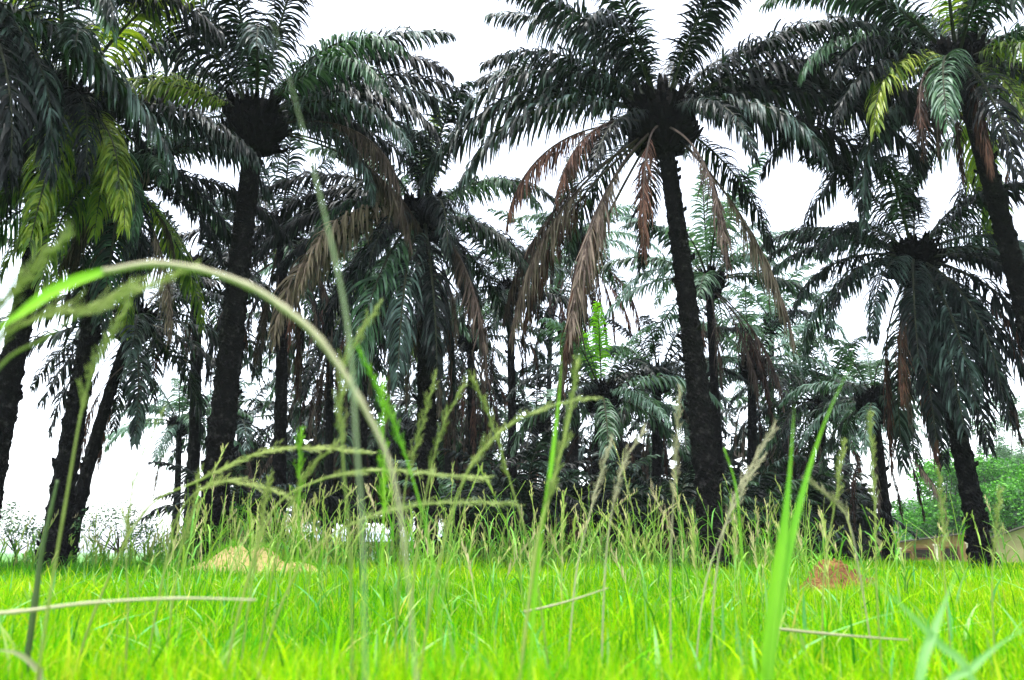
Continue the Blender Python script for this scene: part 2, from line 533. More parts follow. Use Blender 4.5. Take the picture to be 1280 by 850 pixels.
palm('oil palm left of centre with black crown core and thick trunk scaly towards the ground',
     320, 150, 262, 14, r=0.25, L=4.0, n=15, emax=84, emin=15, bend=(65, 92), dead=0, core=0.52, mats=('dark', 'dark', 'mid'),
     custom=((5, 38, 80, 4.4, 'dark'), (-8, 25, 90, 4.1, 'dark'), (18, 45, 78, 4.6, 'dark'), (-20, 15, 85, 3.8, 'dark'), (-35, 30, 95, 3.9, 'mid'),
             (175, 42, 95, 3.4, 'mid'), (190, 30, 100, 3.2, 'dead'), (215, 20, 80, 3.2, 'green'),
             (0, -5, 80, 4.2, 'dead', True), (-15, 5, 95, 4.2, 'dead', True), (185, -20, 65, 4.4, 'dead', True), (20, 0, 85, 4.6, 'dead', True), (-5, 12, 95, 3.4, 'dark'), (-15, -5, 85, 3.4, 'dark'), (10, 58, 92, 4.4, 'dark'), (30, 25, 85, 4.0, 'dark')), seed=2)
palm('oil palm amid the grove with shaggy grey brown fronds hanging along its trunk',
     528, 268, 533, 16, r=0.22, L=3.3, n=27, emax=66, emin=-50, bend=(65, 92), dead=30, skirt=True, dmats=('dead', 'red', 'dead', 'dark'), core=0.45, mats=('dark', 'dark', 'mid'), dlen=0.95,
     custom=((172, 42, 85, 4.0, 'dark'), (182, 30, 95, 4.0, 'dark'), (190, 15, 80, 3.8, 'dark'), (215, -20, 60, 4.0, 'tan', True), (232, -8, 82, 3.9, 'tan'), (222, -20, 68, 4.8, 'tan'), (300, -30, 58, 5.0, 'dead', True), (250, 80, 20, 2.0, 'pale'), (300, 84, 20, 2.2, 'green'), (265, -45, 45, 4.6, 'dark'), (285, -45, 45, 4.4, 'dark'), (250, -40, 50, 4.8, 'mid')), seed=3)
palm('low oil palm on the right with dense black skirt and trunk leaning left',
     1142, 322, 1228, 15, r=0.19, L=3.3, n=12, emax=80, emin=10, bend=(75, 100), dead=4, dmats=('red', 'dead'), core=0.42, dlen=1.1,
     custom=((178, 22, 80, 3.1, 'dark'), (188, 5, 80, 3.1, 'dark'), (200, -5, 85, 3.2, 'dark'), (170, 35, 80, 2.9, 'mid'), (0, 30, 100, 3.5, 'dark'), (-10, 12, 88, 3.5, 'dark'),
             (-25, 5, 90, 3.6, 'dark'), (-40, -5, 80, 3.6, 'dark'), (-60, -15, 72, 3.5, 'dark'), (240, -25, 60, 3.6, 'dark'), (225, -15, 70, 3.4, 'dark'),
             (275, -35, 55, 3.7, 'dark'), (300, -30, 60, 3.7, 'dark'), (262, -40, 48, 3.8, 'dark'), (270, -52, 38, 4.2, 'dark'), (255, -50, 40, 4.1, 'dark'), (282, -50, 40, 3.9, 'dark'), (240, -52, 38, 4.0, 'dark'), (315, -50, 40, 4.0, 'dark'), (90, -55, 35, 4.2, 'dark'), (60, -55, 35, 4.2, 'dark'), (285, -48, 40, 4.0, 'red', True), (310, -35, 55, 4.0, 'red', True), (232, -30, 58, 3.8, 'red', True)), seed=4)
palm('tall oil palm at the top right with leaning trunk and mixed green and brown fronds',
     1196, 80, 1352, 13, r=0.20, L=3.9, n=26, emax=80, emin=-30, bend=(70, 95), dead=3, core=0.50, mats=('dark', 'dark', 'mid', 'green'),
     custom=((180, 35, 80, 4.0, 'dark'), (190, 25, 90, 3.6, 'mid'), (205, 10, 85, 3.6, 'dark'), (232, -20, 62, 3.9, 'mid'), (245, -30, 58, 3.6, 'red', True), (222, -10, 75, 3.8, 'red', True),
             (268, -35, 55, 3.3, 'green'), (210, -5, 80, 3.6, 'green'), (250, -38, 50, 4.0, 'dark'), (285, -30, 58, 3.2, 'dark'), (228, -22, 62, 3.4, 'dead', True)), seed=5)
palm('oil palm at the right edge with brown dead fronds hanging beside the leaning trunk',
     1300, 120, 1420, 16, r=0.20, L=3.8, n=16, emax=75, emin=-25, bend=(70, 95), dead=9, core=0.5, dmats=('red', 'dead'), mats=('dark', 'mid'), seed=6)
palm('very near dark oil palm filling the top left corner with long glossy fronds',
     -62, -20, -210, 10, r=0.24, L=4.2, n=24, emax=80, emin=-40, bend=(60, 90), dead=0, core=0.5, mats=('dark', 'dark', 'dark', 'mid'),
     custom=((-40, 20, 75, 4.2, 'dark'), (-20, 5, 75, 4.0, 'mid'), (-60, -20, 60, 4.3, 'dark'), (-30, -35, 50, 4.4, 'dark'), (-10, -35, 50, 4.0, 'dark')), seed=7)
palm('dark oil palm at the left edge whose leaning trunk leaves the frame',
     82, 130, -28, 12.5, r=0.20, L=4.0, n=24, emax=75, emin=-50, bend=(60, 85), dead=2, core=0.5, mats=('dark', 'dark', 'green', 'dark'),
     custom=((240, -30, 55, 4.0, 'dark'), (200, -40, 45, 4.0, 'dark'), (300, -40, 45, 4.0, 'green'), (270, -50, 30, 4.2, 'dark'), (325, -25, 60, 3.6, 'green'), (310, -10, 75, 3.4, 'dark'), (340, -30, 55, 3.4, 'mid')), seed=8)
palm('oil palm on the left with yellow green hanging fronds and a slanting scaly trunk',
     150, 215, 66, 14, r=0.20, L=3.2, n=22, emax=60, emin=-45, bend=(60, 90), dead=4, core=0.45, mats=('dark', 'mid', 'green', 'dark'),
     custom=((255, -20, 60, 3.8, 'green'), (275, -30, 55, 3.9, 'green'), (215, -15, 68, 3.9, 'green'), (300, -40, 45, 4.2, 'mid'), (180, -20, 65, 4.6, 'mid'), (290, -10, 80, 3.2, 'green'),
             (330, -40, 45, 4.0, 'tan', True)), seed=9)
palm('dark oil palm behind the slanting left trunks, its fronds hanging low',
     168, 400, 84, 17.5, r=0.16, L=3.3, n=22, emax=60, emin=-50, bend=(60, 90), dead=4, core=0.4, mats=('dark',), lod=1, seed=10)
palm('shaggy oil palm with a black skirt right behind the thick left trunk',
     352, 285, 345, 20, r=0.19, L=3.4, n=20, emax=85, emin=-45, bend=(60, 85), dead=26, core=0.4, mats=('dark', 'mid', 'dark'), dmats=('red', 'dead', 'dark'), lod=1, seed=11, dlen=1.0)
palm('oil palm half hidden behind the left of the thick trunk',
     245, 335, 236, 21, r=0.18, L=3.6, n=22, emax=80, emin=-30, bend=(65, 90), dead=16, core=0.4, mats=('dark', 'mid'), lod=1, seed=12)
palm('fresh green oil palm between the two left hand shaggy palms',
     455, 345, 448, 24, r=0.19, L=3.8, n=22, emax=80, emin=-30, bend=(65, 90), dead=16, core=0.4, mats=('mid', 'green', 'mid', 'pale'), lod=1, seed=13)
palm('small slender oil palm at mid distance with thin black trunk and arched crown',
     637, 362, 642, 22, r=0.14, L=2.9, n=20, emax=80, emin=-25, bend=(75, 100), dead=5, core=0.34, mats=('dark', 'mid'), lod=1, seed=14)
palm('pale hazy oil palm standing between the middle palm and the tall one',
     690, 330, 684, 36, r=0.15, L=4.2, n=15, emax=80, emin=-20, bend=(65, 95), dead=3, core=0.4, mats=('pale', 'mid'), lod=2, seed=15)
palm('slender haze-paled green oil palm right behind the tall trunk with narrow black stem',
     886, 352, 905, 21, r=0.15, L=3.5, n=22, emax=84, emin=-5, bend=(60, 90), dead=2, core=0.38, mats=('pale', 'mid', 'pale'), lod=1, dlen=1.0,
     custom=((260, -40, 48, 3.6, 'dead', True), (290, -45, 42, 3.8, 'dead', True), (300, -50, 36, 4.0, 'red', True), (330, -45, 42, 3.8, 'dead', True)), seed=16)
palm('low oil palm with a lime green young frond left of the tall trunk',
     752, 492, 748, 21, r=0.22, L=3.0, n=20, emax=78, emin=-25, bend=(75, 100), dead=4, core=0.4, mats=('mid', 'dark', 'pale'), lod=1,
     custom=((262, 84, 30, 2.3, 'lime'), (230, 74, 40, 2.0, 'lime')), seed=17)
palm('bluish oil palm right of the grey hanging skirt at mid distance',
     940, 455, 945, 25, r=0.19, L=3.4, n=22, emax=82, emin=-25, bend=(65, 95), dead=5, core=0.4, mats=('mid', 'pale', 'dark'), lod=1, seed=18)
palm('low pale green oil palm standing under the drooping palm on the right',
     1092, 500, 1112, 19, r=0.15, L=2.3, n=20, emax=75, emin=-35, bend=(75, 100), dead=6, core=0.36, mats=('mid', 'pale', 'mid'), dmats=('red', 'dead'), lod=1, seed=19, dlen=1.0)
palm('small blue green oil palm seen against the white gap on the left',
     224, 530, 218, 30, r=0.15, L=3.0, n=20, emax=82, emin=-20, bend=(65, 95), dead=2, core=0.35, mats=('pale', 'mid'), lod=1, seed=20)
palm('oil palm behind the arching dead frond of the middle palm, on its left',
     412, 425, 408, 27, r=0.18, L=3.4, n=20, emax=80, emin=-35, bend=(65, 95), dead=18, core=0.4, mats=('mid', 'dark'), lod=1, seed=21)
palm('brown skirted oil palm between the middle palm and the small slender palm',
     588, 420, 592, 26, r=0.18, L=3.2, n=18, emax=80, emin=-40, bend=(65, 95), dead=26, core=0.4, mats=('dark', 'mid'), dmats=('dead', 'red', 'dead'), lod=1, seed=22, dlen=1.0)
palm('dark oil palm close left of the tall trunk, low in the grove',
     822, 470, 822, 24, r=0.18, L=3.2, n=22, emax=75, emin=-35, bend=(65, 95), dead=7, core=0.4, mats=('dark', 'mid'), lod=1, seed=23)
palm('dark oil palm at the right end of the grove beside the houses',
     1030, 505, 1024, 25, r=0.17, L=3.2, n=22, emax=75, emin=-35, bend=(65, 95), dead=8, core=0.4, mats=('dark', 'mid'), dmats=('red', 'dead'), lod=1, seed=24)
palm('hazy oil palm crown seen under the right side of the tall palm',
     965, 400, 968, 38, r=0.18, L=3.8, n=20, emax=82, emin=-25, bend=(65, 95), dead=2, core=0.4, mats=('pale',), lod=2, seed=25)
palm('thin crowned oil palm in the space left of the tall palm, with brown fronds',
     722, 300, 718, 26, r=0.15, L=3.0, n=13, emax=75, emin=-15, bend=(65, 95), dead=20, core=0.4, mats=('mid', 'pale', 'dark'), dmats=('red', 'dead'), lod=1, seed=27, dlen=1.15)
far = [(300, 525, 32), (375, 520, 34), (440, 500, 31), (500, 525, 34), (560, 515, 30), (612, 530, 36), (670, 525, 31), (775, 520, 34), (862, 520, 32), (985, 520, 31), (1062, 505, 38)]
ordn = ['first', 'second', 'third', 'fourth', 'fifth', 'sixth', 'seventh', 'eighth', 'ninth', 'tenth', 'eleventh', 'twelfth', 'thirteenth', 'fourteenth', 'fifteenth',
        'sixteenth', 'seventeenth', 'eighteenth', 'nineteenth', 'twentieth']
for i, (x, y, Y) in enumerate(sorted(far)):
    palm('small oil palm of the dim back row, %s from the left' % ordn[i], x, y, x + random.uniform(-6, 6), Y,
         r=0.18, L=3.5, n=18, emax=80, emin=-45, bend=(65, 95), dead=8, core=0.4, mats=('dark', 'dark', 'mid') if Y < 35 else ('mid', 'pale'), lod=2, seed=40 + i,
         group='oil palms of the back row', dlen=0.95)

# stemless young palms in the understorey
under = [(292, 20), (575, 20), (600, 22), (655, 19), (700, 24), (748, 20), (800, 22), (845, 19), (930, 20), (975, 22), (1008, 21)]
for i, (x, Y) in enumerate(under):
    rd = random.Random(900 + i)
    b = at(x, 690, Y)
    b.z = gz(b.x, Y)
    root = link('young_palm', None, None, b)
    tag(root, 'stemless young palm under the grove behind the tall grass, %s from the left' % ordn[i], 'palm', 'stemless young palms under the grove')
    for k in range(15):
        frond_obj(root, Vector((0, 0, 0.9)), k * 137.5 + rd.uniform(0, 20), 78 - k * 3.6, rd.uniform(65, 90), rd.uniform(1.9, 2.9), rd.choice(('dark', 'dark', 'mid')), seed=k % 2, lod=2, off=0.1)
    for k in range(8):
        frond_obj(root, Vector((0, 0, 1.9)), rd.uniform(0, 360), rd.uniform(-50, -20), 55, rd.uniform(1.5, 2.0), rd.choice(('dark', 'red')), seed=k % 2, dead=True, lod=2, off=0.15)
    mb = MB()
    mb.tube([(0, 0, -0.1), (0, 0, 0.8), (0.02, 0, 1.95)], [0.3, 0.26, 0.16], n=10)
    link('stem', mb.mesh('stem', M['trunk']), root)


# ------------------------------------------------------------------ ground, hill
def grid_mesh(name, xs, ys, fn, mat):
    X, Yv = np.meshgrid(xs, ys)
    Z = fn(X, Yv)
    vs = np.stack([X.ravel(), Yv.ravel(), Z.ravel()], 1)
    nx, ny = len(xs), len(ys)
    idx = np.arange(nx * ny).reshape(ny, nx)
    f = np.stack([idx[:-1, :-1], idx[:-1, 1:], idx[1:, 1:], idx[1:, :-1]], -1).reshape(-1, 4)
    me = bpy.data.meshes.new(name)
    me.from_pydata(vs.tolist(), [], f.tolist())
    me.materials.append(mat)
    me.polygons.foreach_set('use_smooth', [True] * len(f))
    return me


xs = np.concatenate([np.linspace(-900, -45, 12), np.linspace(-40, 40, 161), np.linspace(45, 900, 12)])
ys = np.concatenate([np.linspace(-300, -12, 6), np.linspace(-10, 60, 141), np.linspace(65, 1500, 16)])
g = link('ground', grid_mesh('ground', xs, ys, gz_np, M['soil']))
tag(g, kind='structure')


def hill_fn(X, Yv):
    a = np.exp(-(((X - 150) / 60.0) ** 2) - ((Yv - 190) / 50.0) ** 2)
    return -6 + 34 * a + 0.6 * np.sin(X * 0.35) * np.cos(Yv * 0.3)


h = link('hill', grid_mesh('hill', np.linspace(20, 300, 80), np.linspace(100, 300, 60), hill_fn, M['hill']))
tag(h, kind='structure')


# ------------------------------------------------------------------ leafy crowns
def leaf_cloud(centres, n, size, mat, name='crown', flat=0.7, seed=0):
    """many small leaf faces clustered round clump centres (x,y,z,r)"""
    rg = np.random.default_rng(seed)
    C = np.array(centres, float)
    wts = C[:, 3] ** 2
    wts /= wts.sum()
    ci = rg.choice(len(C), n, p=wts)
    d = rg.normal(size=(n, 3))
    d /= np.linalg.norm(d, axis=1)[:, None]
    rad = rg.random(n) ** 0.45
    P = C[ci, :3] + d * (rad * C[ci, 3])[:, None] * np.array([1, 1, flat])
    t = rg.normal(size=(n, 3))
    t[:, 2] = t[:, 2] * 0.5 - 0.3
    t /= np.linalg.norm(t, axis=1)[:, None]
    q = rg.normal(size=(n, 3))
    s = np.cross(t, q)
    s /= np.linalg.norm(s, axis=1)[:, None]
    L_ = size * rg.uniform(0.6, 1.3, n)[:, None]
    v0 = P
    v1 = P + t * L_ * 0.5 + s * L_ * 0.27
    v2 = P + t * L_
    v3 = P + t * L_ * 0.5 - s * L_ * 0.27
    V = np.stack([v0, v1, v2, v3], 1).reshape(-1, 3)
    tint = np.clip(rg.normal(0.5, 0.2, n) + rg.uniform(-.15, .15, len(C))[ci], 0, 1)
    return fast_mesh(name, V, np.arange(n * 4).reshape(n, 4), mat, tint)


def fast_mesh(name, V, Fq, mat, tint=None):
    me = bpy.data.meshes.new(name)
    nv, nf = len(V), len(Fq)
    me.vertices.add(nv)
    me.vertices.foreach_set('co', np.ascontiguousarray(V, dtype=np.float32).ravel())
    me.loops.add(nf * 4)
    me.loops.foreach_set('vertex_index', np.ascontiguousarray(Fq, dtype=np.int32).ravel())
    me.polygons.add(nf)
    me.polygons.foreach_set('loop_start', np.arange(0, nf * 4, 4, dtype=np.int32))
    me.polygons.foreach_set('loop_total', np.full(nf, 4, dtype=np.int32))
    me.materials.append(mat)
    if tint is not None:
        a = me.attributes.new('tint', 'FLOAT', 'FACE')
        a.data.foreach_set('value', np.ascontiguousarray(tint, dtype=np.float32))
    me.update(calc_edges=True)
    return me


def broad_tree(label, cat, name, px, Y, clumps, n, size, mat, trunk_r=0.15, group=None, seed=0, zb=None):
    """clumps: list of (px, py, radius m) picture positions at depth Y (with scatter in depth)"""
    rd = random.Random(seed)
    b = at(px, 690, Y)
    b.z = gz(b.x, Y) if zb is None else zb
    root = link(name, None, None, b)
    tag(root, label, cat, group)
    cs = []
    for (x, y, r) in clumps:
        p = at(x, y, Y + rd.uniform(-1, 1) * r * 1.5) - b
        cs.append((p.x, p.y, p.z, r))
        for k in range(5):
            w, e = rd.uniform(0, 6.28), rd.uniform(-0.8, 1.2)
            cs.append((p.x + r * math.cos(w) * math.cos(e), p.y + r * math.sin(w) * math.cos(e), p.z + r * 0.7 * math.sin(e), r * rd.uniform(0.3, 0.6)))
    link('crown', leaf_cloud(cs, n, size, mat, seed=seed), root)
    mb = MB()
    top = max(c[2] for c in cs)
    fork = Vector((0, 0, top * 0.3))
    mb.tube([(0, 0, -0.2), fork * 0.5, fork], [trunk_r * 1.3, trunk_r, trunk_r * 0.85], n=8)
    for c in cs[::2]:
        e = Vector(c[:3])
        m = (fork + e) / 2 + Vector((rd.uniform(-.2, .2), rd.uniform(-.2, .2), 0.15 * c[3]))
        mb.tube([fork, m, e], [trunk_r * 0.55, trunk_r * 0.3, trunk_r * 0.1], n=5)
    link('trunk', mb.mesh('trunk', M['bark']), root)
    return root


broad_tree('bright green leafy tree behind the right trunk, above the low ochre house', 'tree', 'leafy_tree', 1180, 56,
           [(1150, 640, 1.6), (1175, 610, 1.9), (1200, 585, 1.8), (1165, 660, 1.8), (1205, 640, 1.9), (1225, 615, 1.6), (1140, 665, 1.5), (1190, 660, 1.7), (1220, 590, 1.6), (1160, 590, 1.4)], 20000, 0.24, M['broad'], seed=3)
broad_tree('airy grey green tree with sky showing through its crown at the right edge', 'tree', 'leafy_tree', 1262, 60,
           [(1240, 560, 1.2), (1265, 530, 1.3), (1250, 505, 1.0), (1278, 570, 1.2), (1285, 520, 1.2), (1228, 535, 0.8), (1300, 545, 1.3)], 5200, 0.20, M['broad_pale'], trunk_r=0.16, seed=4)
broad_tree('dark green bushy tree above the beige gable at the right edge', 'tree', 'leafy_tree', 1262, 52,
           [(1245, 645, 1.4), (1268, 635, 1.7), (1285, 610, 1.7), (1250, 620, 1.3), (1295, 640, 1.6), (1235, 660, 1.1), (1260, 590, 1.5)], 15000, 0.22, M['broad'], seed=5)
broad_tree('grey green bush left of the pale tin roofed shed', 'bush', 'bush', 1010, 32,
           [(1000, 665, 0.7), (1015, 650, 0.6), (990, 672, 0.5), (1025, 662, 0.4)], 3500, 0.13, M['broad_pale'], trunk_r=0.06, seed=6)
broad_tree('thin twiggy bush in front of the white sky gap between the left trunks', 'bush', 'bush', 148, 16,
           [(140, 640, 0.45), (165, 655, 0.5), (120, 660, 0.4), (185, 670, 0.4)], 1300, 0.055, M['broad_pale'], trunk_r=0.025, seed=7)
broad_tree('thin twiggy bush at the far left edge beside the leaning trunk', 'bush', 'bush', 20, 15,
           [(15, 655, 0.4), (35, 665, 0.4), (-5, 640, 0.4)], 900, 0.055, M['broad_pale'], trunk_r=0.02, seed=8)
broad_tree('leafy green bush at the foot of the thick scaly trunk', 'bush', 'bush', 250, 15,
           [(250, 660, 0.35), (275, 640, 0.35), (235, 675, 0.3)], 1600, 0.06, M['broad'], trunk_r=0.03, seed=9)

# wooded hillside reads as one mass
cs = []
rd = random.Random(5)
for k in range(420):
    X, Yv = rd.uniform(70, 240), rd.uniform(120, 215)
    z = float(hill_fn(np.array(X), np.array(Yv)))
    cs.append((X, Yv, z + 1.5, rd.uniform(1.8, 3.6)))
hw = link('hillside_wood', leaf_cloud(cs, 60000, 0.75, M['broad_pale'], 'hillside_wood', flat=0.8, seed=12))
tag(hw, 'distant grey green wood covering the hill at the right', 'wood', kind='stuff')


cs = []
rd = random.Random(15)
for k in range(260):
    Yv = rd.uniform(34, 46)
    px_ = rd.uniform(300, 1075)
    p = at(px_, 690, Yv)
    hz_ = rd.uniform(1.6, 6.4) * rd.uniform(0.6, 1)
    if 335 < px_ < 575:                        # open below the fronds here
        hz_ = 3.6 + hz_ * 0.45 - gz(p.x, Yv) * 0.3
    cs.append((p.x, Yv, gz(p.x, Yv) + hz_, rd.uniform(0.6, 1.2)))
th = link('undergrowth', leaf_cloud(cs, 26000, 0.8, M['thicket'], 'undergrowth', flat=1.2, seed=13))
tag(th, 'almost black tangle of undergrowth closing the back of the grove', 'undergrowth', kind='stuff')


# ------------------------------------------------------------------ earth mounds
def mound(name, label, px, py, Y, w, d, hgt, mat, seed, peaks, n_tuft=300):
    b = at(px, py, Y)
    b.z = gz(b.x, Y) - 0.03
    rd = random.Random(seed)
    mb = MB()
    nr, na = 18, 48
    vs, fs = [], []
    ph = [rd.uniform(0, 6.28) for _ in range(6)]
    for i in range(nr + 1):
        for j in range(na):
            a = 2 * math.pi * j / na
            rr = i / nr
            edge = 1 + 0.12 * math.sin(3 * a + ph[0]) + 0.07 * math.sin(7 * a + ph[1])
            x, y = math.cos(a) * rr * w / 2 * edge, math.sin(a) * rr * d / 2 * edge
            z = 0
            for (ox, hh, s) in peaks:
                q = ((x - ox * w) / (s * w)) ** 2 + (y / (0.32 * d)) ** 2
                z = max(z, hgt * hh * math.exp(-q))
            z *= (1 - rr ** 4)
            z += 0.018 * math.sin(x * 31 + ph[2]) * math.cos(y * 27 + ph[3]) * (1 - rr) + rd.uniform(-.006, .006)
            vs.append((x, y, z))
    for i in range(nr):
        for j in range(na):
            j2 = (j + 1) % na
            fs.append((i * na + j, (i + 1) * na + j, (i + 1) * na + j2, i * na + j2))
    mb.add(vs, fs)
    for k in range(45):                        # clods on the slopes
        v = Vector(rd.choice(vs))
        s = rd.uniform(0.008, 0.03)
        mb.tube([v + Vector((0, 0, -s)), v, v + Vector((rd.uniform(-s, s) * .4, rd.uniform(-s, s) * .4, s))], [s * 1.1, s * 1.2, s * 0.4], n=5)
    o = link(name, mb.mesh(name, mat, smooth=True), None, b)
    tag(o, label, 'earth mound')
    tufts = MB()
    for k in range(n_tuft):                     # grass growing up through the loose earth
        v = Vector(rd.choice(vs[na * 3:]))
        l = rd.uniform(0.05, 0.14)
        a = rd.uniform(0, 6.28)
        e = Vector((rd.uniform(-.4, .4), rd.uniform(-.4, .4), 1)).normalized()
        wv_ = Vector((math.cos(a), math.sin(a), 0))
        p1 = v + e * l * 0.6
        tufts.strip([v, p1, p1 + (e + Vector((rd.uniform(-.5, .5), rd.uniform(-.5, .5), 0))) * l * 0.4], [0.004, 0.004, 0.0004], wv_)
    tag(link('grass_tufts', tufts.mesh('grass_tufts', M['stalk_green']), o), kind='stuff')
    return o


mound('earth_mound', 'long low mound of tan earth in the grass at the foot of the left grove', 312, 708, 12.2, 2.9, 1.3, 0.50, M['mound_tan'], 3, [(-0.08, 1.0, 0.17), (0.06, 0.95, 0.14), (0.25, 0.55, 0.2), (-0.22, 0.6, 0.12), (0.36, 0.4, 0.16)], n_tuft=1500)
mound('earth_mound', 'small rounded mound of red brown earth in the bright grass on the right', 1055, 752, 7.6, 1.15, 0.7, 0.36, M['mound_red'], 8, [(-0.12, 0.95, 0.2), (-0.03, 0.9, 0.2), (0.12, 0.6, 0.22), (0.28, 0.35, 0.2)], n_tuft=170)


# ------------------------------------------------------------------ buildings down behind the crest
def gable_house(name, label, cat, c, w, d, hw_, hr, rz, wall, roof, openings=(), posts=(), over=0.3, slope='gable'):
    root = link(name, None, None, c, rz)
    tag(root, label, cat)
    mb = MB()
    x, y = w / 2, d / 2
    if slope == 'gable':       # ridge along x
        vs = [(-x, -y, 0), (x, -y, 0), (x, y, 0), (-x, y, 0), (-x, -y, hw_), (x, -y, hw_), (x, y, hw_), (-x, y, hw_), (-x, 0, hr), (x, 0, hr)]
        fs = [(0, 1, 5, 4), (2, 3, 7, 6), (1, 2, 6, 9, 5), (3, 0, 4, 8, 7), (4, 5, 9, 8), (6, 7, 8, 9)]
    else:                      # lean-to, high side at +x
        vs = [(-x, -y, 0), (x, -y, 0), (x, y, 0), (-x, y, 0), (-x, -y, hw_), (x, -y, hr), (x, y, hr), (-x, y, hw_)]
        fs = [(0, 1, 5, 4), (2, 3, 7, 6), (1, 2, 6, 5), (3, 0, 4, 7), (4, 5, 6, 7)]
    mb.add(vs, fs)
    link('wall', mb.mesh('wall', wall), root)
    mb = MB()
    t = 0.07
    if slope == 'gable':
        for sg in (-1, 1):
            s = (hr - hw_) / y
            y2, z2 = sg * (y + over), hw_ - s * over
            a = [(-x - over, 0, hr + 0.02), (x + over, 0, hr + 0.02), (x + over, y2, z2 + 0.02), (-x - over, y2, z2 + 0.02)]
            vs = a + [(p[0], p[1], p[2] + t) for p in a]
            mb.add(vs, [(0, 1, 2, 3), (7, 6, 5, 4), (0, 4, 5, 1), (1, 5, 6, 2), (2, 6, 7, 3), (3, 7, 4, 0)])
    else:
        s = (hr - hw_) / w
        a = [(-x - over, -y - over, hw_ - s * over + 0.02), (x + over, -y - over, hr + s * over + 0.02), (x + over, y + over, hr + s * over + 0.02), (-x - over, y + over, hw_ - s * over + 0.02)]
        vs = a + [(p[0], p[1], p[2] + t) for p in a]
        mb.add(vs, [(0, 1, 2, 3), (7, 6, 5, 4), (0, 4, 5, 1), (1, 5, 6, 2), (2, 6, 7, 3), (3, 7, 4, 0)])
    link('roof', mb.mesh('roof', roof), root)
    for (nm, ox, oz, ow, oh) in openings:
        mb = MB()
        mb.box((ox, -y - 0.012, oz), (ow, 0.05, oh))
        o = link(nm, mb.mesh(nm, M['opening']), root)
        fm = MB()
        fm.box((ox, -y - 0.03, oz + oh / 2 + 0.05), (ow + 0.2, 0.1, 0.1))
        fm.box((ox, -y - 0.03, oz - oh / 2 - 0.05), (ow + 0.2, 0.1, 0.1))
        fm.box((ox - ow / 2 - 0.05, -y - 0.03, oz), (0.1, 0.1, oh - 0.004))
        fm.box((ox + ow / 2 + 0.05, -y - 0.03, oz), (0.1, 0.1, oh - 0.004))
        link('frame', fm.mesh('frame', M['wood']), o)
    for (ox, oy, ph) in posts:
        mb = MB()
        mb.box((ox, -y - oy, ph / 2), (0.2, 0.2, ph))
        mb.box((ox, -y - oy, ph - 0.06), (0.3, 0.3, 0.1))
        link('post', mb.mesh('post', M['post']), root)
    return root


def gpt(px, Y):
    p = at(px, 690, Y)
    p.z = gz(p.x, Y) - 0.02
    return p


gable_house('shed', 'small beige shed with flat pale tin roof between the right hand palms', 'shed', gpt(1084, 46), 2.4, 2.4, 3.0, 3.2, -0.30, M['plaster'], M['tin'],
            openings=(('window', -0.6, 2.0, 0.45, 0.5), ('window', 0.55, 2.0, 0.45, 0.5)), slope='lean')
gable_house('house', 'low ochre house with veranda posts and brown window openings left of the gable', 'house', gpt(1178, 50), 4.3, 4.0, 2.85, 3.4, -0.62, M['ochre'], M['tin_rust'],
            openings=(('window', -0.75, 2.25, 0.75, 0.45), ('door', 0.7, 1.6, 0.75, 1.9), ('window', -1.65, 2.1, 0.4, 0.4)), posts=((1.75, 0.7, 2.9), (0.1, 0.7, 2.8), (-1.9, 0.7, 2.6)), slope='lean', over=0.5)
gable_house('house', 'large beige house with sloping roof edge cut off by the right frame edge', 'house', gpt(1322, 43), 6.0, 5.0, 2.45, 4.5, R(-44), M['plaster'], M['tin_rust'],
            openings=(('window', 0.6, 1.7, 0.8, 0.8),), slope='lean', over=0.4)
gable_house('house', 'long low white building added for the bright sky gaps behind the tan earth mound', 'building', gpt(452, 54), 10.5, 4.0, 3.0, 3.5, 0.04, M['sky_gap_white'], M['tin'],
            openings=(('window', -3.4, 2.4, 0.5, 0.6), ('door', -1.2, 1.6, 0.7, 2.0), ('window', 1.6, 2.4, 0.5, 0.6), ('window', 3.8, 2.4, 0.5, 0.6)), over=0.2)  # added building, stands in for bright sky under the fronds
# two small sheds and a water drum left of the shed
gable_house('kiosk', 'narrow cream kiosk with a pale roof just left of the tin roofed shed', 'kiosk', gpt(1062, 46), 0.8, 0.9, 3.1, 3.3, 0.1, M['post'], M['tin'],
            openings=(('hatch', 0.0, 2.2, 0.4, 0.4),), slope='lean', over=0.12)
gable_house('kiosk', 'low cream kiosk with tilted pale roof seen behind the grass, leftmost of the small buildings', 'kiosk', gpt(1024, 46), 1.6, 1.4, 2.7, 3.15, -0.3, M['post'], M['tin'],
            openings=(('hatch', 0.2, 2.0, 0.5, 0.5),), slope='lean', over=0.15)
b = gpt(1070, 43)
mb = MB()
prof = [(0, 0.30), (0.08, 0.31), (0.3, 0.30), (0.32, 0.32), (0.36, 0.30), (0.62, 0.30), (0.64, 0.32), (0.68, 0.30), (0.9, 0.31), (0.95, 0.24), (1.0, 0.10), (1.04, 0.10)]
mb.tube([(0, 0, 1.45 + z) for z, r_ in prof], [r_ for z, r_ in prof], n=20)
o = link('water_drum', None, None, b)
tag(o, 'blue plastic water drum on a wooden stand right of the narrow kiosk', 'water drum')
link('drum', mb.mesh('drum', M['blue']), o)
mb = MB()
for sx in (-1, 1):
    for sy in (-1, 1):
        mb.box((sx * 0.25, sy * 0.25, 0.69), (0.08, 0.08, 1.38))
mb.box((0, 0, 1.415), (0.7, 0.7, 0.06))
link('stand', mb.mesh('stand', M['wood']), o)


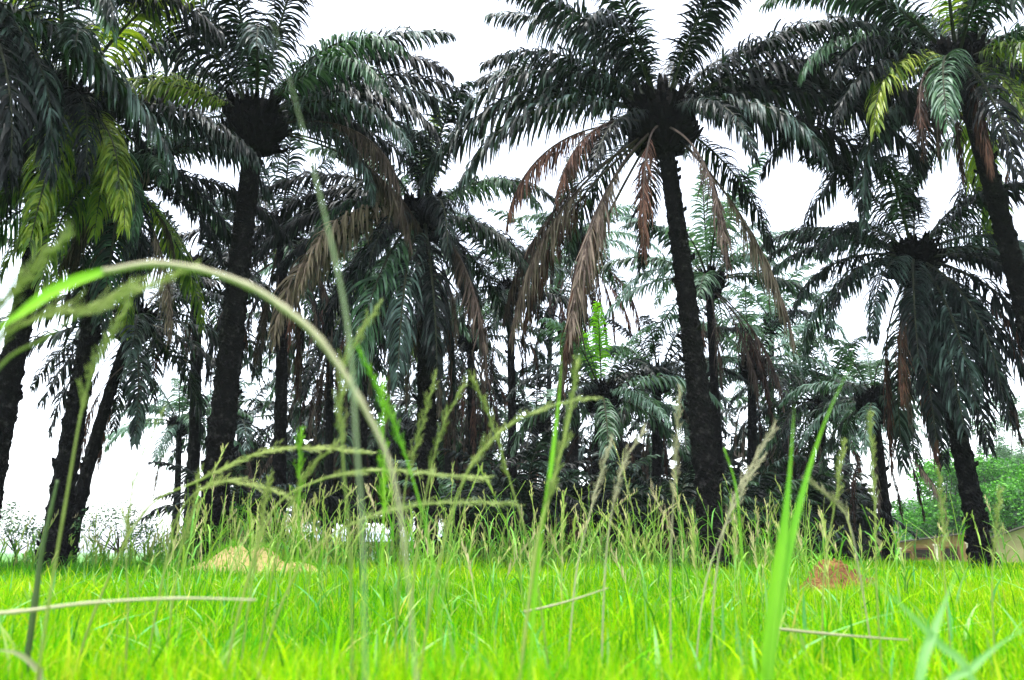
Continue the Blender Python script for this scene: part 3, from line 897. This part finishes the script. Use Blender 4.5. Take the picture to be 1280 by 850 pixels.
# ------------------------------------------------------------------ grass
def blades(n, ymin, ymax, h0, h1, w0, w1, lean, pw=1.0, xmargin=1.0, segs=3, tint=None, px=None, seed=0, clump=0):
    rg = np.random.default_rng(seed)
    u = rg.random(n)
    Yv = (ymin ** pw + u * (ymax ** pw - ymin ** pw)) ** (1 / pw)
    half = 0.68 * Yv + xmargin
    if px is None:
        X = rg.uniform(-1, 1, n) * half
    else:
        X = (rg.uniform(px[0], px[1], n) - 640) / 1035.0 * Yv
    if clump:
        k = rg.integers(0, clump, n)
        cxx, cyy = X[:clump].copy(), Yv[:clump].copy()
        X = cxx[k] + rg.normal(0, 0.07, n)
        Yv = cyy[k] + rg.normal(0, 0.07, n)
    Z = gz_np(X, Yv)
    H = rg.uniform(h0, h1, n) * (0.8 + 0.35 * np.sin(X * 1.7 + Yv) * np.sin(Yv * 1.3 - X * 0.6))
    W = rg.uniform(w0, w1, n) * 0.5
    az = rg.uniform(0, 2 * np.pi, n)
    ln = np.abs(rg.normal(0, lean, n)) * H
    ax = rg.uniform(0, np.pi, n)                # orientation of the blade's width
    wx, wy = np.cos(ax), np.sin(ax)
    rows = []
    for i in range(segs + 1):
        t = i / segs
        b = ln * t ** 1.8
        c = np.stack([X + np.cos(az) * b, Yv + np.sin(az) * b, Z + H * t * (1 - 0.25 * t * np.minimum(1, ln / H))], 1)
        w = (W * (1 - t ** 2.2) + 0.0002)[:, None] * np.stack([wx, wy, np.zeros(n)], 1)
        rows += [c - w, c + w]
    V = np.stack(rows, 1)
    m = 2 * (segs + 1)
    base = (np.arange(n) * m)[:, None, None]
    f = np.array([[2 * i, 2 * i + 1, 2 * i + 3, 2 * i + 2] for i in range(segs)])[None] + base
    if tint is None:
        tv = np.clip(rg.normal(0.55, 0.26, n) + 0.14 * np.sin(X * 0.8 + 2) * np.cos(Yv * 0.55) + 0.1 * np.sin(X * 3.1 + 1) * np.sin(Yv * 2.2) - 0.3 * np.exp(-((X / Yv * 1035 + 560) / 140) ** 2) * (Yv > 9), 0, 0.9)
        r_ = rg.random(n)
        tv[r_ > 0.965] = rg.uniform(0.93, 1.0, (r_ > 0.965).sum())
    else:
        tv = np.clip(rg.normal(tint[0], tint[1], n), 0, 1)
    return V.reshape(-1, 3), f.reshape(-1, 4), np.repeat(tv, segs)


def join(parts):
    V, Fq, T, o = [], [], [], 0
    for v, f, t in parts:
        V.append(v)
        Fq.append(f + o)
        T.append(t)
        o += len(v)
    return np.concatenate(V), np.concatenate(Fq), np.concatenate(T)


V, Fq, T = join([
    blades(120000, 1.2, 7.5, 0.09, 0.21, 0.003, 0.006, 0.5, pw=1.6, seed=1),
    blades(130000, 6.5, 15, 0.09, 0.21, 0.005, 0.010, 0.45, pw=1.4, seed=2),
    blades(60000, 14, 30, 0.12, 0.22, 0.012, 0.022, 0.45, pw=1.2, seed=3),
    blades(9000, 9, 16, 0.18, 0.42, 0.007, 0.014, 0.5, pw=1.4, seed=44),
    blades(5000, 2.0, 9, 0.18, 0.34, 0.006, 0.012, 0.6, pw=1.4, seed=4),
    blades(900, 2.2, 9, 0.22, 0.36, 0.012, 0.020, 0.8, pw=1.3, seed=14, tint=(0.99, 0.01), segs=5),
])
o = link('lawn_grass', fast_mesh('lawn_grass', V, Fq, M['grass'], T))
tag(o, 'bright yellow green short grass covering the field', 'grass', kind='stuff')


def seed_grass(n, ymin, ymax, hmu, hsd, pxr, seed, wmul=1.0, panicle=True, leaves=4):
    """tall flowering grass: stem, arching leaves and a feathery seed head"""
    rg = np.random.default_rng(seed)
    rd = random.Random(seed)
    VV, TT = [], []

    def ribbon(P, W, wv, t):
        for i in range(len(P) - 1):
            a, b_ = P[i], P[i + 1]
            VV.append((a - wv * W[i], a + wv * W[i], b_ + wv * W[i + 1], b_ - wv * W[i + 1]))
            TT.append(t)

    for _ in range(n):
        Y = rd.uniform(ymin, ymax)
        X = (rd.uniform(*pxr) - 640) / 1035.0 * Y
        z0 = gz(X, Y)
        H = max(0.35, rd.gauss(hmu, hsd))
        az = rd.uniform(0, 6.283)
        ln = abs(rd.gauss(0, 0.28)) * H
        dx, dy = math.cos(az), math.sin(az)
        w = 0.003 * wmul * Y / 7
        ax = rd.uniform(-0.7, 0.7)
        wv = np.array([math.cos(ax), math.sin(ax), 0.0])
        tone = rd.random() ** 0.8
        P = []
        K = 6
        for i in range(K + 1):
            t = i / K
            P.append(np.array([X + dx * ln * t ** 2.2, Y + dy * ln * t ** 2.2, z0 + H * (t - 0.12 * t * t * ln / H)]))
        ribbon(P, [w * (1.2 - 0.6 * i / K) for i in range(K + 1)], wv, 0.35 + 0.35 * tone)
        for k in range(leaves):
            t0 = rd.uniform(0.05, 0.6)
            q = t0 * K
            i = int(q)
            p = P[i] + (P[i + 1] - P[i]) * (q - i)
            a2 = rd.uniform(0, 6.283)
            l = rd.uniform(0.25, 0.55) * (0.5 + H * 0.5)
            e = rd.uniform(0.9, 1.35)
            c, Q = p.copy(), [p.copy()]
            for j in range(4):
                c = c + np.array([math.cos(a2) * math.cos(e), math.sin(a2) * math.cos(e), math.sin(e)]) * l / 4
                e -= rd.uniform(0.25, 0.6)
                Q.append(c.copy())
            ax2 = a2 + 1.57
            ribbon(Q, [w * 1.8, w * 2.2, w * 1.8, w * 1.1, 0.0003], np.array([math.cos(ax2), math.sin(ax2), 0]), rd.uniform(0.1, 0.65))
        if panicle and rd.random() < 0.75:
            hl = rd.uniform(0.12, 0.28)
            tn = rd.uniform(0.6, 1.0)
            for k in range(12):
                t = 1 - hl / H * (1 - k / 12)
                t = max(0.2, min(t, 0.999))
                q = t * K
                i = int(q)
                p = P[i] + (P[i + 1] - P[i]) * (q - i)
                a2 = rd.uniform(0, 6.283)
                sp = rd.uniform(0.1, 0.4)
                l = hl * rd.uniform(0.18, 0.4)
                d = np.array([math.cos(a2) * sp + dx * 0.2, math.sin(a2) * sp + dy * 0.2, 1.0 - 0.25 * sp])
                d /= np.linalg.norm(d)
                Q = [p, p + d * l * 0.5, p + d * l + np.array([0, 0, -0.1 * l])]
                ribbon(Q, [w * 0.5, w * 1.3, w * 0.4], wv, tn)
    V_ = np.array(VV).reshape(-1, 3)
    return V_, np.arange(len(V_)).reshape(-1, 4), np.array(TT)


parts = [
    seed_grass(620, 14.0, 21, 0.75, 0.22, (180, 1000), 21),
    seed_grass(260, 12.5, 19, 0.70, 0.25, (-60, 400), 22),
    seed_grass(110, 12.8, 14.5, 1.0, 0.30, (215, 400), 23, leaves=6),
    seed_grass(170, 11.5, 17, 1.2, 0.25, (330, 1030), 24),
    seed_grass(22, 12, 16, 0.9, 0.25, (1000, 1300), 25),
    seed_grass(130, 3.6, 7, 0.66, 0.14, (170, 1130), 31, leaves=2, wmul=1.2),
    seed_grass(60, 6, 11, 0.75, 0.2, (200, 1280), 26, leaves=3),
    blades(2400, 15.5, 21, 0.3, 0.65, 0.008, 0.015, 0.35, px=(190, 1000), seed=27, tint=(0.5, 0.22), segs=3),
    blades(2000, 13, 18, 0.2, 0.5, 0.007, 0.013, 0.35, px=(-80, 300), seed=28, tint=(0.25, 0.15), segs=3),
]
V, Fq, T = join(parts)
o = link('tall_grass', fast_mesh('tall_grass', V, Fq, M['tallgrass'], T))
tag(o, 'band of tall seeding grass in tan and green along the edge of the grove', 'tall grass', kind='stuff')


# ---- single stalks near the camera
def spline(P, n):
    out = []
    P = [P[0] * 2 - P[1]] + list(P) + [P[-1] * 2 - P[-2]]
    for i in range(1, len(P) - 2):
        for k in range(n):
            t = k / n
            a, b_, c, d = P[i - 1], P[i], P[i + 1], P[i + 2]
            out.append(0.5 * ((2 * b_) + (c - a) * t + (2 * a - 5 * b_ + 4 * c - d) * t * t + (3 * b_ - a - 3 * c + d) * t ** 3))
    out.append(P[-2])
    return out


def stalk(label, path, Y, w, mat, plume=None, plume_mat=None, blade=False, group='tall stalks close to the camera', root=True, seed=0, Y2=None, name='grass_stalk', pl_len=0.06, pl_n=40, tiny=None):
    """path in picture points from the root upward; ends in the ground at its root"""
    rd = random.Random(seed + int(path[0][0]))
    pts = []
    for i, (x, y) in enumerate(path):
        yy = Y if Y2 is None else Y + (Y2 - Y) * i / (len(path) - 1)
        pts.append(at(x, y, yy))
    if root:
        g0 = pts[0].copy()
        d = (pts[0] - pts[1])
        k = min(0.5, max(-0.5, d.x / max(0.05, abs(d.z))))
        g0.x += k * max(0, g0.z) * 0.5
        g0.z = gz(g0.x, g0.y) - 0.02
        if pts[0].z - g0.z > 0.05:
            pts = [g0] + pts
    base = pts[0].copy()
    S = spline([p - base for p in pts], 7)
    n = len(S)
    ob = link(name, None, None, base)
    tag(ob, label, 'grass stalk' if not blade else 'grass blade', group)
    mb = MB()
    if blade:
        wid, wvs = [], []
        for i in range(n):
            t = i / (n - 1)
            wid.append(w * (0.45 + 0.55 * math.sin(math.pi * min(1, t * 1.15 + 0.08))) * (1 if t < 0.55 else max(0.03, (1 - t) / 0.45)))
            T_ = (S[min(i + 1, n - 1)] - S[max(i - 1, 0)]).normalized()
            v = T_.cross(Vector((0.25, 1, 0))).normalized()
            wvs.append(v)
        # folded blade: two halves meeting at a sunken midrib
        vs, fs = [], []
        for i in range(n):
            nb = Vector((0, -1, 0))
            vs += [S[i] - wvs[i] * wid[i], S[i] - nb * wid[i] * 0.35, S[i] + wvs[i] * wid[i]]
        for i in range(n - 1):
            fs += [(3 * i, 3 * i + 1, 3 * i + 4, 3 * i + 3), (3 * i + 1, 3 * i + 2, 3 * i + 5, 3 * i + 4)]
        mb.add(vs, fs)
        link('blade', mb.mesh('blade', M[mat], smooth=True), ob)
    else:
        mb.tube(S, [w * ((1 - 0.6 * i / (n - 1)) if not tiny else (0.30 + 0.70 * min(1, max(0, i / (n - 1) - 0.15) / 0.35))) * (1.25 if i % 7 == 0 else 1) for i in range(n)], n=7)
        link('stem', mb.mesh('stem', M[mat], smooth=True), ob)
    if plume:
        mp = MB()
        t0, t1 = plume
        for k in range(pl_n):
            t = t0 + (t1 - t0) * k / pl_n
            q = t * (n - 1)
            i = min(int(q), n - 2)
            p = S[i].lerp(S[i + 1], q - i)
            T_ = (S[i + 1] - S[i]).normalized()
            a = rd.uniform(0, 6.283)
            o_ = Vector((math.cos(a), 0.5 * math.sin(a), 0.5 * math.sin(a))) * 0.5
            l = pl_len * rd.uniform(0.5, 1.1) * (1 - 0.5 * (k / pl_n))
            d = (T_ + o_ * 0.7).normalized()
            d2 = (d + Vector((0, 0, -0.25))).normalized()
            mp.tube([p, p + d * l * 0.5, p + d * l * 0.5 + d2 * l * 0.5], [w * 0.25, w * 0.3, w * 0.1], n=3, cap=False)
            for j in range(5):                # spikelets
                f = (j + 1) / 5.5
                c = p + d * l * f
                e = Vector((rd.uniform(-1, 1), rd.uniform(-.5, .5), rd.uniform(-.6, 1))).normalized()
                sl = pl_len * 0.09
                mp.tube([c, c + (d + e * .6) * sl, c + (d + e * .6) * sl * 2], [w * 0.12, w * 0.42, w * 0.1], n=3, cap=False)
        link('seed_head', mp.mesh('seed_head', M[plume_mat or mat]), ob)
    return ob


stalk('long tan stem arching across the left half of the picture, nearest of all',
      [(520, 850), (505, 680), (487, 580), (450, 500), (400, 425), (355, 385), (310, 357), (250, 337), (190, 330), (130, 340)], 1.0, 0.0044, 'stalk_tan', tiny=True)
stalk('lime green leaf of the arching stem, running off the left frame edge', [(130, 339), (95, 350), (60, 367), (30, 388), (0, 408), (-60, 440)], 1.0, 0.009, 'stalk_green', blade=True, root=False)
stalk('yellow green feathery seed head rising at the far left edge above the arching stem', [(-60, 560), (-40, 470), (-10, 400), (30, 350), (78, 300)], 1.1, 0.003, 'stalk_olive', plume=(0.35, 1.0), pl_len=0.07)
stalk('pale feathery seed head drooping under the arching stem at the left edge', [(-70, 620), (-40, 500), (0, 425), (60, 395), (110, 385), (160, 362)], 1.1, 0.0026, 'stalk_olive', plume=(0.4, 1.0), pl_len=0.08)
stalk('slim olive seed head standing upright in front of the slanting left trunk', [(60, 760), (80, 640), (105, 500), (128, 440), (158, 385)], 1.6, 0.0028, 'stalk_olive', plume=(0.55, 1.0), pl_len=0.055)
stalk('olive seed head pointing right over the arching stem at upper left', [(-40, 520), (60, 420), (120, 385), (180, 360), (235, 338)], 1.15, 0.0024, 'stalk_olive', plume=(0.5, 1.0), pl_len=0.06)
stalk('nearly black leaning stem at the left in the bright grass', [(44, 750), (52, 690), (63, 640), (72, 600)], 2.2, 0.009, 'stalk_dark')
stalk('grey green blade rising steeply to the top edge near the round black palm core', [(455, 720), (446, 560), (436, 420), (418, 320), (390, 205), (362, 100), (335, 5), (322, -50)], 0.9, 0.0018, 'stalk_grey', blade=True)
stalk('widest lime green blade standing upright right of centre', [(958, 850), (966, 760), (980, 660), (988, 580), (993, 505)], 1.5, 0.0105, 'stalk_green', blade=True)
stalk('lime green blade leaning right out of the widest blade', [(962, 850), (980, 720), (1002, 620), (1030, 530), (1068, 446)], 1.5, 0.0075, 'stalk_green', blade=True)
stalk('thin green stem standing left of the widest lime blade', [(934, 850), (931, 770), (927, 690), (920, 610), (905, 560)], 2.0, 0.004, 'stalk_green')
stalk('olive seed head lying almost level from the left over the thick trunk foot', [(120, 760), (180, 640), (250, 600), (330, 565), (400, 560), (455, 567)], 2.2, 0.0035, 'stalk_olive', plume=(0.5, 1.0), pl_len=0.08)
stalk('level olive seed head pointing right across the middle palm skirt', [(300, 760), (340, 640), (400, 600), (470, 588), (540, 592), (610, 598)], 2.0, 0.0033, 'stalk_olive', plume=(0.5, 1.0), pl_len=0.07)
stalk('second level olive seed head, just below the first one in front of the middle palm', [(350, 760), (390, 690), (450, 650), (520, 632), (590, 628), (640, 630)], 2.1, 0.003, 'stalk_olive', plume=(0.45, 1.0), pl_len=0.07)
stalk('drooping tan seed head at the foot of the thick left trunk', [(200, 740), (225, 640), (270, 604), (320, 608), (370, 625)], 2.3, 0.003, 'stalk_olive', plume=(0.45, 1.0), pl_len=0.07)
stalk('long green stem bowing right above the grass band and ending near the lime frond', [(545, 720), (580, 600), (620, 545), (680, 510), (740, 497)], 1.8, 0.003, 'stalk_olive', plume=(0.4, 1.0), pl_len=0.05)
stalk('bright green blade standing upright left of the lime frond', [(672, 700), (684, 620), (694, 540), (700, 480), (702, 418)], 1.7, 0.005, 'stalk_green', blade=True)
stalk('pale seed head standing beside the bright green blade near the lime frond', [(668, 700), (690, 610), (712, 520), (722, 450)], 1.7, 0.004, 'stalk_olive', plume=(0.4, 1.0), pl_len=0.05)
uprights = [
    ('green upright seed head in front of the middle palm skirt', [(478, 700), (480, 600), (478, 480)], 1.8, 'stalk_green'),
    ('upright stem forking left in front of the middle palm', [(500, 700), (508, 600), (525, 540), (545, 470)], 2.2, 'stalk_olive'),
    ('olive seed head leaning right of the middle palm', [(520, 700), (536, 600), (555, 530), (580, 480)], 2.2, 'stalk_olive'),
    ('leaning olive seed head crossing the small slender palm trunk on its left', [(670, 720), (640, 610), (615, 530), (590, 470)], 2.2, 'stalk_olive'),
    ('green seed head leaning left, crossing the hanging tan frond', [(540, 700), (510, 580), (480, 500), (450, 440)], 1.7, 'stalk_green'),
    ('bent green leaf stalk beside the middle palm skirt', [(438, 700), (428, 560), (430, 460), (470, 385)], 1.5, 'stalk_olive'),
    ('tan seed head standing left of the tall bare trunk', [(838, 720), (842, 620), (846, 550), (850, 490)], 2.4, 'stalk_tan'),
    ('tan seed head leaning right just left of the tall bare trunk', [(756, 720), (765, 640), (780, 580), (806, 535)], 2.4, 'stalk_tan'),
    ('fine tan seed head right of the lime frond', [(720, 720), (738, 640), (752, 590), (765, 548)], 2.6, 'stalk_tan'),
    ('bowed tan seed head right of the tall bare trunk', [(895, 720), (915, 630), (940, 580), (968, 535)], 2.4, 'stalk_tan'),
    ('short tan seed head at the foot of the tall bare trunk', [(880, 740), (905, 660), (930, 610), (955, 570)], 2.6, 'stalk_tan'),
    ('olive stem standing in front of the low pale palm on the right', [(1096, 740), (1094, 640), (1090, 560), (1088, 520)], 2.4, 'stalk_olive'),
    ('olive seed head leaning left beside the low pale palm', [(1030, 720), (1042, 640), (1050, 590), (1056, 552)], 2.6, 'stalk_olive'),
    ('tan seed head curving left under the drooping palm on the right', [(1075, 720), (1060, 650), (1035, 620), (1010, 600)], 2.6, 'stalk_tan'),
    ('green upright stem before the leafy tree on the right', [(1182, 740), (1178, 650), (1174, 590)], 2.6, 'stalk_olive'),
    ('green upright stem close to the leaning palm foot on the right', [(1240, 740), (1244, 670), (1250, 615)], 2.6, 'stalk_olive'),
    ('green upright seed head in front of the far brown skirt at left', [(372, 700), (374, 600), (376, 540)], 2.2, 'stalk_green'),
    ('olive seed head leaning right beneath the arching stem', [(340, 720), (360, 640), (385, 590), (420, 555)], 2.2, 'stalk_olive'),
    ('slim green stem in the left grass, near the white gap', [(160, 760), (158, 690), (168, 600), (205, 510)], 2.3, 'stalk_olive'),
    ('slim olive stem left of the tan earth mound', [(215, 760), (226, 690), (240, 640), (250, 590)], 2.6, 'stalk_olive'),
    ('green stem over the tan earth mound', [(305, 800), (316, 720), (330, 640), (336, 600)], 2.2, 'stalk_olive'),
]
for i, (lb, path, Y, mt) in enumerate(uprights):
    stalk(lb, path, Y, 0.0026, mt, plume=(0.5, 1.0), plume_mat=mt, pl_len=0.055, seed=i * 5, pl_n=34)
stalk('pale mint blade pointing up right in the lower right corner grass', [(1150, 850), (1165, 795), (1182, 750), (1203, 698)], 1.3, 0.007, 'stalk_mint', blade=True)
stalk('pale mint blade crossing up left in the lower right grass', [(1215, 850), (1175, 805), (1125, 755), (1062, 705)], 1.3, 0.006, 'stalk_mint', blade=True)
stalk('pale mint blade reaching the right frame edge at the bottom corner', [(1180, 870), (1215, 835), (1250, 805), (1300, 775)], 1.3, 0.006, 'stalk_mint', blade=True)
stalk('tan stem lying almost level over the grass at the bottom left', [(-60, 770), (20, 765), (110, 754), (220, 748), (320, 750)], 1.8, 0.005, 'stalk_tan', root=False)
stalk('thin tan stem lying level in the grass below the red earth mound', [(970, 786), (1030, 792), (1090, 797), (1135, 800)], 2.4, 0.0045, 'stalk_tan', root=False)
stalk('short tan stem slanting in the grass right of centre', [(655, 765), (690, 757), (725, 747), (760, 735)], 2.6, 0.004, 'stalk_tan', root=False)
stalk('tan curved blade in the bottom left corner', [(50, 850), (45, 835), (25, 818), (0, 813), (-30, 818)], 1.6, 0.006, 'stalk_tan', blade=True)

# ------------------------------------------------------------------ haze
m, nt, out = new_mat('haze')
vol = nt.nodes.new('ShaderNodeVolumePrincipled')
vol.inputs['Color'].default_value = (0.85, 0.93, 1.0, 1)
vol.inputs['Density'].default_value = HAZE
nt.links.new(vol.outputs[0], out.inputs['Volume'])
mb = MB()
mb.box((0, 600, 18), (2400, 2000, 56))
hz = link('haze', mb.mesh('haze', m))
tag(hz, kind='stuff')

# ------------------------------------------------------------------ light
W = bpy.data.worlds.new("World")
sc.world = W
W.use_nodes = True
nt = W.node_tree
bg = nt.nodes['Background']
sky = nt.nodes.new('ShaderNodeTexSky')
sky.sky_type = 'NISHITA'
sky.sun_disc = False
SUN_EL, SUN_AZ = R(78), R(215)          # veiled sun high behind the camera, to the left
sky.sun_elevation = SUN_EL
sky.sun_rotation = SUN_AZ
sky.air_density = 1.0
sky.dust_density = 2.0
sky.ozone_density = 0.5
hs = nt.nodes.new('ShaderNodeHueSaturation')
hs.inputs['Saturation'].default_value = 0.42     # overcast: the cloud sheet greys the blue
nt.links.new(sky.outputs[0], hs.inputs['Color'])
nt.links.new(hs.outputs[0], bg.inputs['Color'])
bg.inputs['Strength'].default_value = 0.15

sd = bpy.data.lights.new('sun', 'SUN')
sd.energy = 1.5
sd.angle = R(10)
sd.color = (1.0, 0.985, 0.96)
so = bpy.data.objects.new('sun', sd)
COL.objects.link(so)
v = Vector((math.sin(SUN_AZ) * math.cos(SUN_EL), math.cos(SUN_AZ) * math.cos(SUN_EL), math.sin(SUN_EL)))
so.rotation_euler = v.to_track_quat('Z', 'Y').to_euler()
so.location = v * 60

sc.view_settings.view_transform = 'Standard'
sc.view_settings.look = 'None'
sc.view_settings.exposure = 2.25
sc.view_settings.gamma = 1
sc.view_settings.use_curve_mapping = False
sc.cycles.max_bounces = 6
sc.cycles.diffuse_bounces = 3
sc.cycles.glossy_bounces = 2
sc.cycles.transmission_bounces = 4
sc.cycles.caustics_reflective = False
sc.cycles.caustics_refractive = False
